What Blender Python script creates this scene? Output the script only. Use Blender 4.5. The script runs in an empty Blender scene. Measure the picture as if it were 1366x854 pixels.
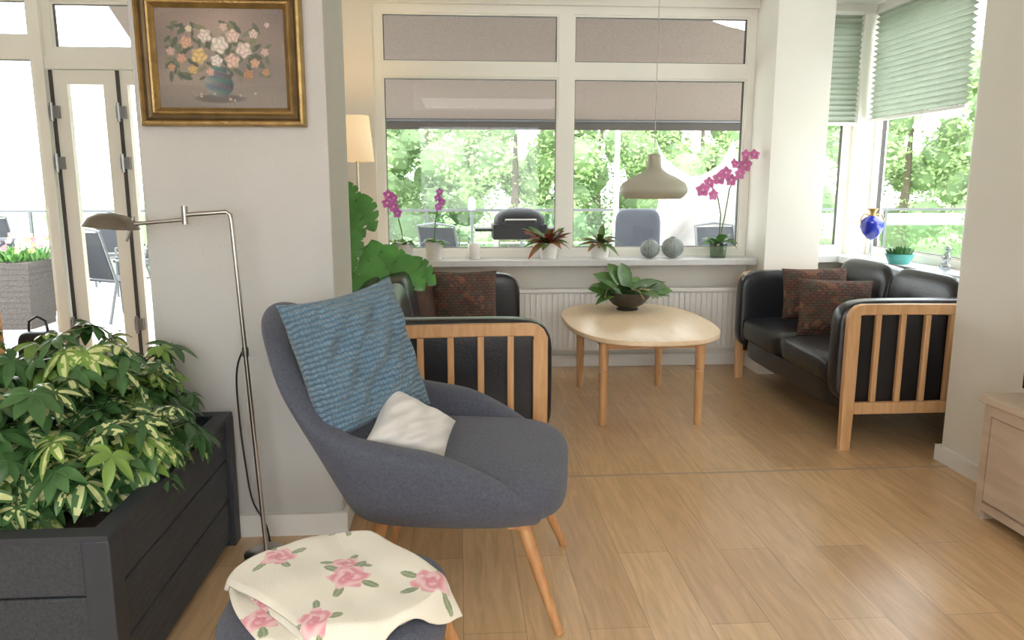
import bpy, math, random
from math import sin, cos, pi, radians
from mathutils import Vector as V, Matrix, Euler
random.seed(7)
R_=random.random
def U(a,b): return a+(b-a)*R_()
C=bpy.context.scene.collection
# ------------------------------------------------------------------ colour / material helpers
def lin(c):
    o=[]
    for x in c[:3]:
        x=x/255.
        o.append(x/12.92 if x<=.04045 else ((x+.055)/1.055)**2.4)
    return (o[0],o[1],o[2],1)
def newmat(name):
    m=bpy.data.materials.new(name); m.use_nodes=True
    nt=m.node_tree; b=nt.nodes['Principled BSDF']
    return m,nt,b
def mat(name,col,rough=.5,metal=0,var=.0,vscale=8,bump=0,bscale=60,spec=.5,emit=None,estr=0,sheen=0,stretch=(1,1,1),transl=0):
    m,nt,b=newmat(name); N=nt.nodes; L=nt.links
    c=lin(col)
    b.inputs['Base Color'].default_value=c
    b.inputs['Roughness'].default_value=rough; b.inputs['Metallic'].default_value=metal
    b.inputs['Specular IOR Level'].default_value=spec
    if sheen: b.inputs['Sheen Weight'].default_value=sheen
    if emit: 
        b.inputs['Emission Color'].default_value=lin(emit); b.inputs['Emission Strength'].default_value=estr
    if var or bump:
        tc=N.new('ShaderNodeTexCoord'); mp=N.new('ShaderNodeMapping'); mp.inputs['Scale'].default_value=stretch
        L.new(tc.outputs['Object'],mp.inputs[0])
    src=None
    if var:
        n=N.new('ShaderNodeTexNoise'); n.inputs['Scale'].default_value=vscale; n.inputs['Detail'].default_value=5
        L.new(mp.outputs[0],n.inputs['Vector'])
        r=N.new('ShaderNodeValToRGB'); r.color_ramp.elements[0].position=.3; r.color_ramp.elements[1].position=.7
        r.color_ramp.elements[0].color=[x*(1-var) for x in c[:3]]+[1]
        r.color_ramp.elements[1].color=[min(1,x*(1+var)) for x in c[:3]]+[1]
        L.new(n.outputs['Fac'],r.inputs[0]); L.new(r.outputs[0],b.inputs['Base Color']); src=r.outputs[0]
    if bump:
        n2=N.new('ShaderNodeTexNoise'); n2.inputs['Scale'].default_value=bscale; n2.inputs['Detail'].default_value=3
        L.new(mp.outputs[0],n2.inputs['Vector'])
        bp=N.new('ShaderNodeBump'); bp.inputs['Strength'].default_value=bump; bp.inputs['Distance'].default_value=.01
        L.new(n2.outputs['Fac'],bp.inputs['Height']); L.new(bp.outputs[0],b.inputs['Normal'])
    if transl:
        tr=N.new('ShaderNodeBsdfTranslucent'); tr.inputs[0].default_value=c
        if src: L.new(src,tr.inputs[0])
        mx=N.new('ShaderNodeMixShader'); mx.inputs[0].default_value=transl
        L.new(b.outputs[0],mx.inputs[1]); L.new(tr.outputs[0],mx.inputs[2]); L.new(mx.outputs[0],N['Material Output'].inputs[0])
    return m
def glassmat(name,tint=(255,255,255),gl=.06):
    m=bpy.data.materials.new(name); m.use_nodes=True; nt=m.node_tree; N=nt.nodes; L=nt.links
    N.remove(N['Principled BSDF']); o=N['Material Output']
    t=N.new('ShaderNodeBsdfTransparent'); t.inputs[0].default_value=lin(tint)
    g=N.new('ShaderNodeBsdfGlossy'); g.inputs['Roughness'].default_value=.02
    mx=N.new('ShaderNodeMixShader'); mx.inputs[0].default_value=gl
    L.new(t.outputs[0],mx.inputs[1]); L.new(g.outputs[0],mx.inputs[2]); L.new(mx.outputs[0],o.inputs[0])
    return m
def vcmat(name,rough=.7,bump=.0,bscale=300,sheen=0):
    m,nt,b=newmat(name); N=nt.nodes; L=nt.links
    a=N.new('ShaderNodeVertexColor'); a.layer_name='Col'
    L.new(a.outputs[0],b.inputs['Base Color']); b.inputs['Roughness'].default_value=rough
    if sheen: b.inputs['Sheen Weight'].default_value=sheen
    if bump:
        tc=N.new('ShaderNodeTexCoord'); n2=N.new('ShaderNodeTexNoise'); n2.inputs['Scale'].default_value=bscale
        L.new(tc.outputs['Object'],n2.inputs['Vector'])
        bp=N.new('ShaderNodeBump'); bp.inputs['Strength'].default_value=bump; bp.inputs['Distance'].default_value=.01
        L.new(n2.outputs['Fac'],bp.inputs['Height']); L.new(bp.outputs[0],b.inputs['Normal'])
    return m
def woodmat(name,c1,c2,axis='z',rough=.4,scale=14):
    m,nt,b=newmat(name); N=nt.nodes; L=nt.links
    tc=N.new('ShaderNodeTexCoord'); mp=N.new('ShaderNodeMapping')
    s={'x':(.12,1,1),'y':(1,.12,1),'z':(1,1,.12)}[axis]
    mp.inputs['Scale'].default_value=s; L.new(tc.outputs['Object'],mp.inputs[0])
    n=N.new('ShaderNodeTexNoise'); n.inputs['Scale'].default_value=scale*3; n.inputs['Detail'].default_value=6; n.inputs['Distortion'].default_value=.6
    L.new(mp.outputs[0],n.inputs['Vector'])
    r=N.new('ShaderNodeValToRGB'); r.color_ramp.elements[0].position=.32; r.color_ramp.elements[1].position=.68
    r.color_ramp.elements[0].color=lin(c2); r.color_ramp.elements[1].color=lin(c1)
    L.new(n.outputs['Fac'],r.inputs[0]); L.new(r.outputs[0],b.inputs['Base Color'])
    b.inputs['Roughness'].default_value=rough
    return m
# ------------------------------------------------------------------ mesh builder
class MB:
    def __init__(s): s.v=[]; s.f=[]; s.mi=[]
    def add(s,vs,fs,mi=0):
        k=len(s.v); s.v+= [tuple(x) for x in vs]
        for f in fs: s.f.append([i+k for i in f]); s.mi.append(mi)
    def box(s,c,d,R=None,mi=0,a=None):
        if a is not None:
            lo,hi=c,d; c=[(lo[i]+hi[i])/2 for i in range(3)]; d=[hi[i]-lo[i] for i in range(3)]
        h=[x/2 for x in d]; vs=[]
        for z in (-1,1):
            for (x,y) in ((-1,-1),(1,-1),(1,1),(-1,1)):
                p=V((x*h[0],y*h[1],z*h[2]))
                if R is not None: p=R@p
                vs.append(p+V(c))
        s.add(vs,[[3,2,1,0],[4,5,6,7],[0,1,5,4],[1,2,6,5],[2,3,7,6],[3,0,4,7]],mi)
    def bb(s,lo,hi,mi=0): s.box(lo,hi,mi=mi,a=1)
    def lathe(s,prof,n=24,c=(0,0,0),mi=0,rip=0,nr=0):
        vs=[];fs=[]
        for (r,z) in prof:
            for i in range(n):
                a=2*pi*i/n; rr=r*(1+rip*cos(nr*a))
                vs.append((c[0]+rr*cos(a),c[1]+rr*sin(a),c[2]+z))
        for j in range(len(prof)-1):
            for i in range(n):
                i2=(i+1)%n
                fs.append([j*n+i,j*n+i2,(j+1)*n+i2,(j+1)*n+i])
        s.add(vs,fs,mi)
    def tube(s,pts,r,n=10,mi=0,cap=True):
        pts=[V(p) for p in pts]; m=len(pts)
        rad=(lambda i: r[i]) if isinstance(r,(list,tuple)) else (lambda i:r)
        vs=[];fs=[];prev=None
        for i,p in enumerate(pts):
            d=(pts[min(i+1,m-1)]-pts[max(i-1,0)]).normalized()
            if prev is None:
                ref=V((0,0,1)) if abs(d.z)<.9 else V((1,0,0))
                a=d.cross(ref).normalized()
            else:
                a=(prev-d*prev.dot(d)).normalized()
            prev=a; b=d.cross(a)
            for k in range(n):
                t=2*pi*k/n; vs.append(p+(a*cos(t)+b*sin(t))*rad(i))
        for i in range(m-1):
            for k in range(n):
                k2=(k+1)%n; fs.append([i*n+k,i*n+k2,(i+1)*n+k2,(i+1)*n+k])
        if cap:
            fs.append(list(range(n))[::-1]); fs.append([(m-1)*n+k for k in range(n)])
        s.add(vs,fs,mi)
    def grid(s,fn,nu,nv,mi=0):
        vs=[fn(i/(nu-1.),j/(nv-1.)) for j in range(nv) for i in range(nu)]
        fs=[]
        for j in range(nv-1):
            for i in range(nu-1):
                fs.append([j*nu+i,j*nu+i+1,(j+1)*nu+i+1,(j+1)*nu+i])
        s.add(vs,fs,mi)
    def sup(s,c,h,e1=.4,e2=.4,R=None,n=28,m=18,mi=0,warp=None):
        sp=lambda x,e: math.copysign(abs(x)**e,x)
        vs=[];fs=[]
        for j in range(m+1):
            ph=-pi/2+pi*j/m
            for i in range(n):
                th=2*pi*i/n
                p=V((h[0]*sp(cos(ph),e1)*sp(cos(th),e2),h[1]*sp(cos(ph),e1)*sp(sin(th),e2),h[2]*sp(sin(ph),e1)))
                if warp: p=V(warp(p))
                if R is not None: p=R@p
                vs.append(p+V(c))
        for j in range(m):
            for i in range(n):
                i2=(i+1)%n; fs.append([j*n+i,j*n+i2,(j+1)*n+i2,(j+1)*n+i])
        s.add(vs,fs,mi)
    def sphere(s,c,r,n=14,m=8,mi=0): s.sup(c,(r,r,r) if not isinstance(r,tuple) else r,1,1,None,n,m,mi)
    def leaf(s,p,d,nrm,L,W,droop=.3,seg=6,mi=0,mi2=None,fold=.12,pw=.8,inner=.42,keep=1.0,rn=None):
        p=V(p); d=V(d).normalized(); side=d.cross(V(nrm))
        if side.length<1e-3: side=V((1,0,0))
        side.normalize(); nn=side.cross(d).normalized()
        vs=[];fs=[];K=5 if mi2 is not None else 3
        for i in range(seg+1):
            t=i/seg; q=p+d*L*t+V((0,0,-1))*(droop*L*t*t)
            w=W*.5*max(.0,sin(pi*min(1,t**pw)))**.8 if t<1 else 0
            w=max(w,W*.02)
            offs=(-1,-inner,0,inner,1) if K==5 else (-1,0,1)
            for o in offs: vs.append(q+side*(o*w)+nn*(abs(o)*w*fold*2))
        for i in range(seg):
            for k in range(K-1):
                fs.append([i*K+k,i*K+k+1,(i+1)*K+k+1,(i+1)*K+k])
        k0=len(s.v); s.v+=[tuple(x) for x in vs]
        for q,f in enumerate(fs):
            s.f.append([i+k0 for i in f]); kk=q%(K-1); row=q//(K-1)
            on=(K==5 and kk in (1,2) and 0<row<seg-1)
            if rn is not None and K==5 and mi2!=mi:
                on=(on and rn.random()<keep) or (0<row<seg-1 and rn.random()<.10)
            s.mi.append(mi2 if on else mi)
    def obj(s,name,mats,parent=None,loc=(0,0,0),rot=(0,0,0),bev=0,sub=0,smooth=True,ang=38,label=None,kind=None,cat=None,cols=None,solid=0):
        me=bpy.data.meshes.new(name); me.from_pydata(s.v,[],s.f)
        if not isinstance(mats,(list,tuple)): mats=[mats]
        for m in mats: me.materials.append(m)
        me.polygons.foreach_set('material_index',s.mi)
        if smooth:
            me.polygons.foreach_set('use_smooth',[True]*len(me.polygons))
            if not sub: me.set_sharp_from_angle(angle=radians(ang))
        if cols:
            ca=me.color_attributes.new('Col','FLOAT_COLOR','POINT')
            fl=[]
            for c in cols: fl+= [c[0],c[1],c[2],1]
            ca.data.foreach_set('color',fl)
        me.update()
        o=bpy.data.objects.new(name,me); C.objects.link(o)
        o.location=loc; o.rotation_euler=rot
        if parent: o.parent=parent
        if solid:
            md=o.modifiers.new('s','SOLIDIFY'); md.thickness=solid; md.offset=0
        if bev:
            md=o.modifiers.new('b','BEVEL'); md.width=bev; md.segments=3; md.limit_method='ANGLE'; md.angle_limit=radians(40)
        if sub:
            md=o.modifiers.new('ss','SUBSURF'); md.levels=sub; md.render_levels=sub
        if label: o['label']=label
        if kind: o['kind']=kind
        if cat: o['category']=cat
        return o
def thing(name,label,cat,loc,rz=0,group=None,rot=None):
    e=bpy.data.objects.new(name,None); C.objects.link(e); e.location=loc
    e.rotation_euler=rot if rot else (0,0,rz); e['label']=label; e['category']=cat
    e.empty_display_size=.1
    if group: e['group']=group
    return e
def dup(o,loc=None,rz=None,label=None,parent=None,scale=None):
    n=o.copy(); C.objects.link(n)
    if parent: n.parent=parent
    if loc is not None: n.location=loc
    if rz is not None: n.rotation_euler=(0,0,rz)
    if label: n['label']=label
    if scale: n.scale=scale
    for c in [x for x in o.children]: dup(c,parent=n)
    return n
def basis(x,y):
    x=V(x).normalized(); z=x.cross(V(y)).normalized(); y=z.cross(x)
    return Matrix((x,y,z)).transposed()
def cr(P,t):
    n=len(P)-1; f=t*n; i=min(int(f),n-1); u=f-i
    p0=P[max(i-1,0)];p1=P[i];p2=P[i+1];p3=P[min(i+2,n)]
    return [ .5*((2*b)+(-a+c)*u+(2*a-5*b+4*c-d)*u*u+(-a+3*b-3*c+d)*u**3) for a,b,c,d in zip(p0,p1,p2,p3)]
# ------------------------------------------------------------------ materials
m_wall=mat('wallpaper',(206,204,199),.85,var=.03,vscale=3,bump=.25,bscale=220)
m_wallc=mat('cream_wall',(232,228,218),.8,var=.02,vscale=2,bump=.15,bscale=200)
m_ceil=mat('ceiling_paint',(242,240,234),.9,var=.01,vscale=2)
m_trim=mat('white_trim',(238,236,231),.45,var=.01,vscale=4)
m_frame=mat('window_frame_paint',(242,239,229),.4,var=.01,vscale=4)
m_sill=mat('sill_stone',(214,214,212),.3,var=.04,vscale=30)
m_glass=glassmat('clear_glass',(252,253,253),.018)
m_dark=mat('dark_gasket',(70,66,62),.5,var=.05)
m_hinge=mat('hinge_metal',(150,150,150),.35,1,var=.03)
m_strip=mat('floor_joint_strip',(180,162,142),.4,.3,var=.03)
m_leather=mat('black_leather',(25,26,30),.32,var=.15,vscale=12,bump=.12,bscale=90,spec=.6)
m_beech=woodmat('beech_wood',(222,178,130),(202,154,106),'z',.38)
m_beechx=woodmat('beech_wood_across',(214,165,112),(190,138,90),'x',.38)
m_tabtop=woodmat('beech_table_top',(240,216,182),(232,204,166),'y',.33,10)
m_chrome=mat('brushed_chrome',(185,182,176),.28,1,var=.04)
m_black=mat('black_plastic',(22,22,24),.4,var=.03)
m_white=mat('white_ceramic',(236,234,228),.3,var=.01)
m_soil=mat('potting_soil',(52,38,28),.95,var=.3,vscale=60,bump=.8)
m_stem=mat('green_stem',(88,112,52),.5,var=.1)
def floormat():
    m,nt,b=newmat('oak_planks'); N=nt.nodes; L=nt.links
    tc=N.new('ShaderNodeTexCoord'); sx=N.new('ShaderNodeSeparateXYZ'); cb=N.new('ShaderNodeCombineXYZ')
    L.new(tc.outputs['Object'],sx.inputs[0]); L.new(sx.outputs['Y'],cb.inputs['X']); L.new(sx.outputs['X'],cb.inputs['Y'])
    br=N.new('ShaderNodeTexBrick'); br.inputs['Scale'].default_value=1; br.inputs['Brick Width'].default_value=1.25; br.inputs['Row Height'].default_value=.185
    br.inputs['Mortar Size'].default_value=.0011; br.inputs['Mortar Smooth'].default_value=.4; br.offset=.37; br.offset_frequency=2
    br.inputs['Color1'].default_value=lin((224,190,146)); br.inputs['Color2'].default_value=lin((204,168,126)); br.inputs['Mortar'].default_value=lin((146,118,88))
    L.new(cb.outputs[0],br.inputs['Vector'])
    mp=N.new('ShaderNodeMapping'); mp.inputs['Scale'].default_value=(9,.9,1); L.new(tc.outputs['Object'],mp.inputs[0])
    n=N.new('ShaderNodeTexNoise'); n.inputs['Scale'].default_value=3.5; n.inputs['Detail'].default_value=8; n.inputs['Distortion'].default_value=1.2
    L.new(mp.outputs[0],n.inputs['Vector'])
    r=N.new('ShaderNodeValToRGB'); r.color_ramp.elements[0].position=.3; r.color_ramp.elements[1].position=.7
    r.color_ramp.elements[0].color=(.80,.77,.72,1); r.color_ramp.elements[1].color=(1.06,1.06,1.06,1)
    L.new(n.outputs['Fac'],r.inputs[0])
    mx=N.new('ShaderNodeMix'); mx.data_type='RGBA'; mx.blend_type='MULTIPLY'; mx.inputs[0].default_value=1
    L.new(br.outputs['Color'],mx.inputs[6]); L.new(r.outputs[0],mx.inputs[7]); L.new(mx.outputs[2],b.inputs['Base Color'])
    b.inputs['Roughness'].default_value=.29; b.inputs['Specular IOR Level'].default_value=.9
    bp=N.new('ShaderNodeBump'); bp.inputs['Strength'].default_value=.14; bp.inputs['Distance'].default_value=.004
    L.new(n.outputs['Fac'],bp.inputs['Height']); L.new(bp.outputs[0],b.inputs['Normal'])
    return m
m_floor=floormat()
# ------------------------------------------------------------------ camera
cam=bpy.data.cameras.new('camera'); co=bpy.data.objects.new('camera',cam); C.objects.link(co)
co.location=(0,0,1.3); co.rotation_euler=(radians(90-10.05),0,radians(-4)); cam.sensor_width=36; cam.lens=36*1010/1366; cam.clip_end=200
bpy.context.scene.camera=co
# ------------------------------------------------------------------ structure
S='structure'
def st(m,name,mats,**k): return m.obj(name,mats,kind=S,**k)
YB=5.35; CH=2.57
m=MB(); m.bb((-4.6,-2.6,-.06),(3.2,5.5,0)); st(m,'floor',m_floor,smooth=False)
m=MB(); m.bb((-4.6,-2.6,CH),(3.2,5.6,CH+.1)); st(m,'ceiling',m_ceil,smooth=False)
m=MB()
m.bb((-.56,YB,0),(2.08,5.55,.79)); m.bb((-.56,YB,2.50),(2.08,5.55,CH))
m.bb((-2.05,YB,0),(-.56,5.55,CH))
m.bb((-4.3,YB,2.53),(-2.05,5.55,CH)); m.bb((-4.3,YB,0),(-2.05,5.55,.06))
m.bb((-4.6,YB,0),(-4.3,5.55,CH))
st(m,'wall_back',m_wallc,smooth=False)
m=MB(); m.bb((2.08,5.03,0),(2.46,5.56,CH)); st(m,'wall_pier',m_wallc,smooth=False)
m=MB(); m.bb((2.46,5.5,0),(3.0,5.62,.77)); m.bb((2.46,5.5,2.5),(3.0,5.62,CH))
m.bb((3.0,3.6,0),(3.14,5.62,.77)); m.bb((3.0,3.6,2.5),(3.14,5.62,CH)); m.bb((3.0,3.2,0),(3.14,3.6,CH))
st(m,'wall_alcove',m_wallc,smooth=False)
m=MB(); m.bb((2.3,-2.6,0),(2.55,3.32,CH)); m.bb((2.55,3.2,0),(3.0,3.32,CH)); st(m,'wall_right',m_wallc,smooth=False)
m=MB(); m.bb((-1.09,2.74,0),(-.45,3.2,CH)); st(m,'wall_column',m_wall,bev=.004,smooth=False)
m=MB(); m.bb((-4.7,-2.6,0),(-4.6,5.5,CH)); st(m,'wall_left',m_wall,smooth=False)
m=MB(); m.bb((-4.6,-2.72,0),(2.4,-2.6,.9)); m.bb((-4.6,-2.72,2.3),(2.4,-2.6,CH)); m.bb((-4.6,-2.72,.9),(-2.6,-2.6,2.3)); m.bb((1.4,-2.72,.9),(2.4,-2.6,2.3)); m.bb((-.8,-2.70,.9),(-.65,-2.62,2.3))
st(m,'wall_rear',m_wall,smooth=False)  # unseen wall added to cut sky fill from behind; opening sized for light
m=MB(); m.bb((-1.1,2.722,0),(-.432,2.745,.085)); m.bb((-.455,2.745,0),(-.432,3.22,.085)); st(m,'baseboard_column',m_trim)
m=MB(); m.bb((-.56,5.33,0),(2.08,5.352,.09)); st(m,'baseboard_back',m_trim,bev=.004)
m=MB(); m.bb((2.278,-2,0),(2.302,3.34,.075)); m.bb((2.302,3.318,0),(3.0,3.342,.075)); st(m,'baseboard_right',m_trim)
m=MB(); m.bb((-.7,3.228,0),(2.4,3.241,.002)); st(m,'trim_1',m_strip)
m=MB(); m.bb((-.56,5.14,.755),(2.078,5.40,.80)); st(m,'trim_2',m_sill,bev=.006)
m=MB(); m.bb((2.46,5.30,.755),(3.02,5.53,.80)); m.bb((2.74,3.42,.755),(3.02,5.30,.80)); st(m,'trim_3',m_sill)
def window(name,x0,x1,z0,z1,vert,horiz,y=5.42,d=.07,fw=.055,axis='x'):
    m=MB()
    def B(a0,a1,c0,c1,dd,mi):
        if axis=='x': m.bb((a0,y-dd/2,c0),(a1,y+dd/2,c1),mi)
        else: m.bb((y-dd/2,a0,c0),(y+dd/2,a1,c1),mi)
    B(x0,x1,z1-fw,z1,d,0);B(x0,x1,z0,z0+fw,d,0);B(x0,x0+fw,z0+fw,z1-fw,d,0);B(x1-fw,x1,z0+fw,z1-fw,d,0)
    for a,b in vert: B(a,b,z0+fw,z1-fw,d+.004,0)
    for a,b in horiz: B(x0+fw,x1-fw,a,b,d-.004,0)
    xs=[x0+fw]+[q for ab in vert for q in ab]+[x1-fw]; zs=[z0+fw]+[q for ab in horiz for q in ab]+[z1-fw]
    for i in range(0,len(xs),2):
        for j in range(0,len(zs),2):
            a0,a1,c0,c1=xs[i],xs[i+1],zs[j],zs[j+1]; w=.014
            B(a0,a0+w,c0,c1,.04,0);B(a1-w,a1,c0,c1,.04,0);B(a0+w,a1-w,c0,c0+w,.04,0);B(a0+w,a1-w,c1-w,c1,.04,0)
            g=.004
            B(a0+w,a0+w+g,c0+w,c1-w,.03,2);B(a1-w-g,a1-w,c0+w,c1-w,.03,2);B(a0+w+g,a1-w-g,c0+w,c0+w+g,.03,2);B(a0+w+g,a1-w-g,c1-w-g,c1-w,.03,2)
            B(a0+w+g,a1-w-g,c0+w+g,c1-w-g,.006,1)
    return st(m,name,[m_frame,m_glass,m_dark],smooth=False)
window('window_1',-.56,2.08,.80,2.50,[(.70,.80)],[(2.035,2.125)],fw=.052)
window('window_2',2.46,2.88,.80,2.5,[],[],y=5.54,fw=.05)
window('window_3',3.6,5.44,.80,2.5,[(4.26,4.36)],[],y=3.05,fw=.05,axis='y')
m=MB(); m.bb((2.88,5.44,.8),(3.1,5.6,2.5)); st(m,'trim_4',m_frame,bev=.003)
window('window_4',-4.3,-2.745,.06,2.53,[],[(2.13,2.26)],fw=.035)
window('window_5',-2.685,-2.05,2.135,2.53,[],[],fw=.05)
def door(name,x0,x1,w):
    m=MB(); y=5.40
    z0,z1=.06,2.05
    m.bb((x0,y-.025,z0),(x0+w,y+.025,z1));m.bb((x1-w,y-.025,z0),(x1,y+.025,z1));m.bb((x0+w,y-.025,z1-.09),(x1-w,y+.025,z1));m.bb((x0+w,y-.025,z0),(x1-w,y+.025,z0+.12))
    m.bb((x0+w,y-.003,z0+.12),(x1-w,y+.003,z1-.09),1)
    m.bb((x0-.022,y-.035,z0),(x0,y-.01,z1),2)
    for z in (.35,1.45,1.78):
        m.bb((x0-.03,y-.055,z-.04),(x0+.03,y-.026,z+.04),3); m.tube([(x0-.011,y-.06,z-.06),(x0-.011,y-.06,z+.06)],.011,mi=3)
    return st(m,name,[m_frame,m_glass,m_dark,m_hinge],smooth=False)
door('door_1',-2.65,-2.25,.085); door('door_2',-2.225,-1.8,.045)
m=MB(); m.bb((-2.685,5.36,2.055),(-2.05,5.47,2.135)); m.bb((-2.745,5.34,.06),(-2.685,5.47,2.53)); st(m,'trim_5',m_frame,smooth=False)
# ------------------------------------------------------------------ radiator
r=thing('radiator','white panel radiator with vertical fins under the window','radiator',(1.2,5.33,.0))
m=MB(); m.bb((-.79,-.075,.14),(.79,-.03,.575))
n=40
for i in range(n):
    x=-.77+1.54*i/(n-1); m.bb((x-.011,-.092,.165),(x+.011,-.074,.55))
m.obj('panel',mat('radiator_enamel',(240,238,233),.4,var=.01),r,smooth=False)
m=MB(); m.bb((-.795,-.1,.56),(.795,-.02,.585)); m.obj('top_grille',m_trim,r,bev=.003)
m=MB(); m.tube([(.8,-.05,.2),(.84,-.05,.2),(.84,-.05,.0)],.009); m.obj('pipe',m_trim,r)
m=MB(); m.tube([(-.8,-.05,.2),(-.83,-.05,.2),(-.83,-.05,.0)],.009); m.obj('pipe',m_trim,r)
# ------------------------------------------------------------------ blinds
m_blind=mat('pleated_blind_fabric',(188,196,182),.8,var=.05,vscale=6,transl=.20)
def blind(a0,a1,z0,z1,pos,axis,label):
    m=MB(); k=int((z1-z0)/.036)
    def f(u,v):
        z=z1-(z1-z0)*v; j=round(v*(2*k)); off=.017*(1 if j%2 else -1)
        a=a0+(a1-a0)*u
        return (a,pos+off,z) if axis=='x' else (pos+off,a,z)
    m.grid(f,2,2*k+1)
    o=m.obj('pleated_blind',m_blind,smooth=False,label=label,cat='blind')
    for nm,q0,q1 in (('bottom_rail',z0-.02,z0),('head_rail',z1-.005,z1+.02)):
        m=MB()
        if axis=='x': m.bb((a0,pos-.015,q0),(a1,pos+.015,q1))
        else: m.bb((pos-.015,a0,q0),(pos+.015,a1,q1))
        m.obj(nm,m_trim,o)
blind(2.48,2.87,1.75,2.49,5.455,'x','grey-green pleated blind half lowered in the alcove window')
blind(4.36,5.42,1.77,2.49,2.96,'y','wide grey-green pleated blind half lowered on the side window')
blind(3.62,4.26,2.1,2.49,2.96,'y','short grey-green pleated blind rolled up high on side window')
# ------------------------------------------------------------------ sofas
def sofa(name,label,loc,rz,L,ncush):
    s=thing(name,label,'sofa',loc,rz); hl=L/2
    m=MB(); m.sup((0.0,0,.245),(.40,hl-.1,.075),.25,.2,n=40,m=12); m.obj('seat_base',m_leather,s)
    cw=(L-.24)/ncush
    for i in range(ncush):
        y=-hl+.12+cw*(i+.5)
        m=MB(); m.sup((.07,y,.37),(.36,cw/2-.003,.085),.42,.22,n=44,m=16); m.obj('seat_cushion',m_leather,s)
        m=MB(); R=Euler((0,radians(-14),0)).to_matrix()
        m.sup((-.26,y,.605),(.078,cw/2-.004,.235),.42,.28,R=R,n=44,m=18,warp=lambda p:(p[0]*(1+.25*(p[2]/.25)),p[1],p[2])); m.obj('back_cushion',m_leather,s)
    m=MB(); R=Euler((0,radians(-10),0)).to_matrix(); m.sup((-.36,0,.5),(.04,hl-.07,.325),.3,.2,R=R,n=40,m=14); m.obj('backrest',m_leather,s)
    for sg in (-1,1):
        m=MB()
        m.sup((.005,sg*(hl-.078),.485),(.425,.058,.265),.32,.25,n=48,m=24); m.obj('armrest',m_leather,s)
        m=MB(); y0,y1=sg*(hl-.022),sg*(hl+.016)
        lo,hi=min(y0,y1),max(y0,y1)
        path=[(.375,0),(.375,.3),(.375,.64)]+[(.335+.04*cos(a),.675+.035*sin(a)) for a in [radians(q) for q in (0,30,60,90)]]+[(.1,.71),(-.2,.705),(-.36,.70)]
        P=[V((p[0],0,p[1])) for p in path]; vs=[];fs=[]
        for i,p in enumerate(P):
            d=(P[min(i+1,len(P)-1)]-P[max(i-1,0)]).normalized(); nn=V((-d.z,0,d.x)) ; w=.031 if i<4 else .026
            if i==0:w=.026
            vs+=[V((p.x+nn.x*w,lo,p.z+nn.z*w)),V((p.x-nn.x*w,lo,p.z-nn.z*w)),V((p.x-nn.x*w,hi,p.z-nn.z*w)),V((p.x+nn.x*w,hi,p.z+nn.z*w))]
        for i in range(len(P)-1):
            for k in range(4):
                k2=(k+1)%4; fs.append([i*4+k,i*4+k2,i*4+4+k2,i*4+4+k])
        fs.append([0,1,2,3]); e=(len(P)-1)*4; fs.append([e+3,e+2,e+1,e])
        m.add(vs,fs)
        m.bb((-.40,lo,0),(-.35,hi,.72)); m.bb((-.35,lo+.004,.185),(.345,hi-.004,.245))
        for i in range(5):
            x=-.25+.125*i; m.bb((x-.014,lo+.006,.245),(x+.014,hi-.006,.685))
        m.obj('arm_frame',m_beech,s,bev=.005)
        m=MB(); m.bb((-.36,min(sg*(hl-.025),sg*(hl-.045)),.2),(.36,max(sg*(hl-.025),sg*(hl-.045)),.69)); m.obj('side_panel',m_leather,s)
    return s
sofa('sofa','black leather sofa with slatted beech arms beside the column',(-.04,4.02,0),0,1.86,3)
sofa('sofa','black leather two-seat sofa with slatted beech arms by window',(2.28,4.22,0),pi,1.46,2)
# ------------------------------------------------------------------ pillows
def pillow(mb,w,h,t,n=30,cr_=.10,wr=0.0,ph=0):
    for sg in (1,-1):
        def f(u,v):
            a=u*2-1;b=v*2-1
            k=(1-abs(a)**3.0)*(1-abs(b)**3.0)
            zz=sg*t*.5*max(0,k)**.55
            x=a*w/2*(1-cr_*(1-b*b)*.5*abs(a)); y=b*h/2*(1-cr_*(1-a*a)*.5*abs(b))
            zz+= wr*sin(a*7+b*3+ph)*k*sg + wr*.6*sin(b*9-a*4+ph)*k*sg + wr*.8*sin(a*13-b*11+1)*k*sg
            return (x,y,zz)
        k0=len(mb.f); mb.grid(f,n,n)
        if sg<0:
            for i in range(k0,len(mb.f)): mb.f[i]=mb.f[i][::-1]
def put(name,mb,mats,center,xax,yax,label,cat='cushion',**k):
    o=mb.obj(name,mats,label=label,cat=cat,**k)
    Rm=basis(xax,yax).to_4x4(); Rm.translation=V(center); o.matrix_world=Rm
    return o
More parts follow.
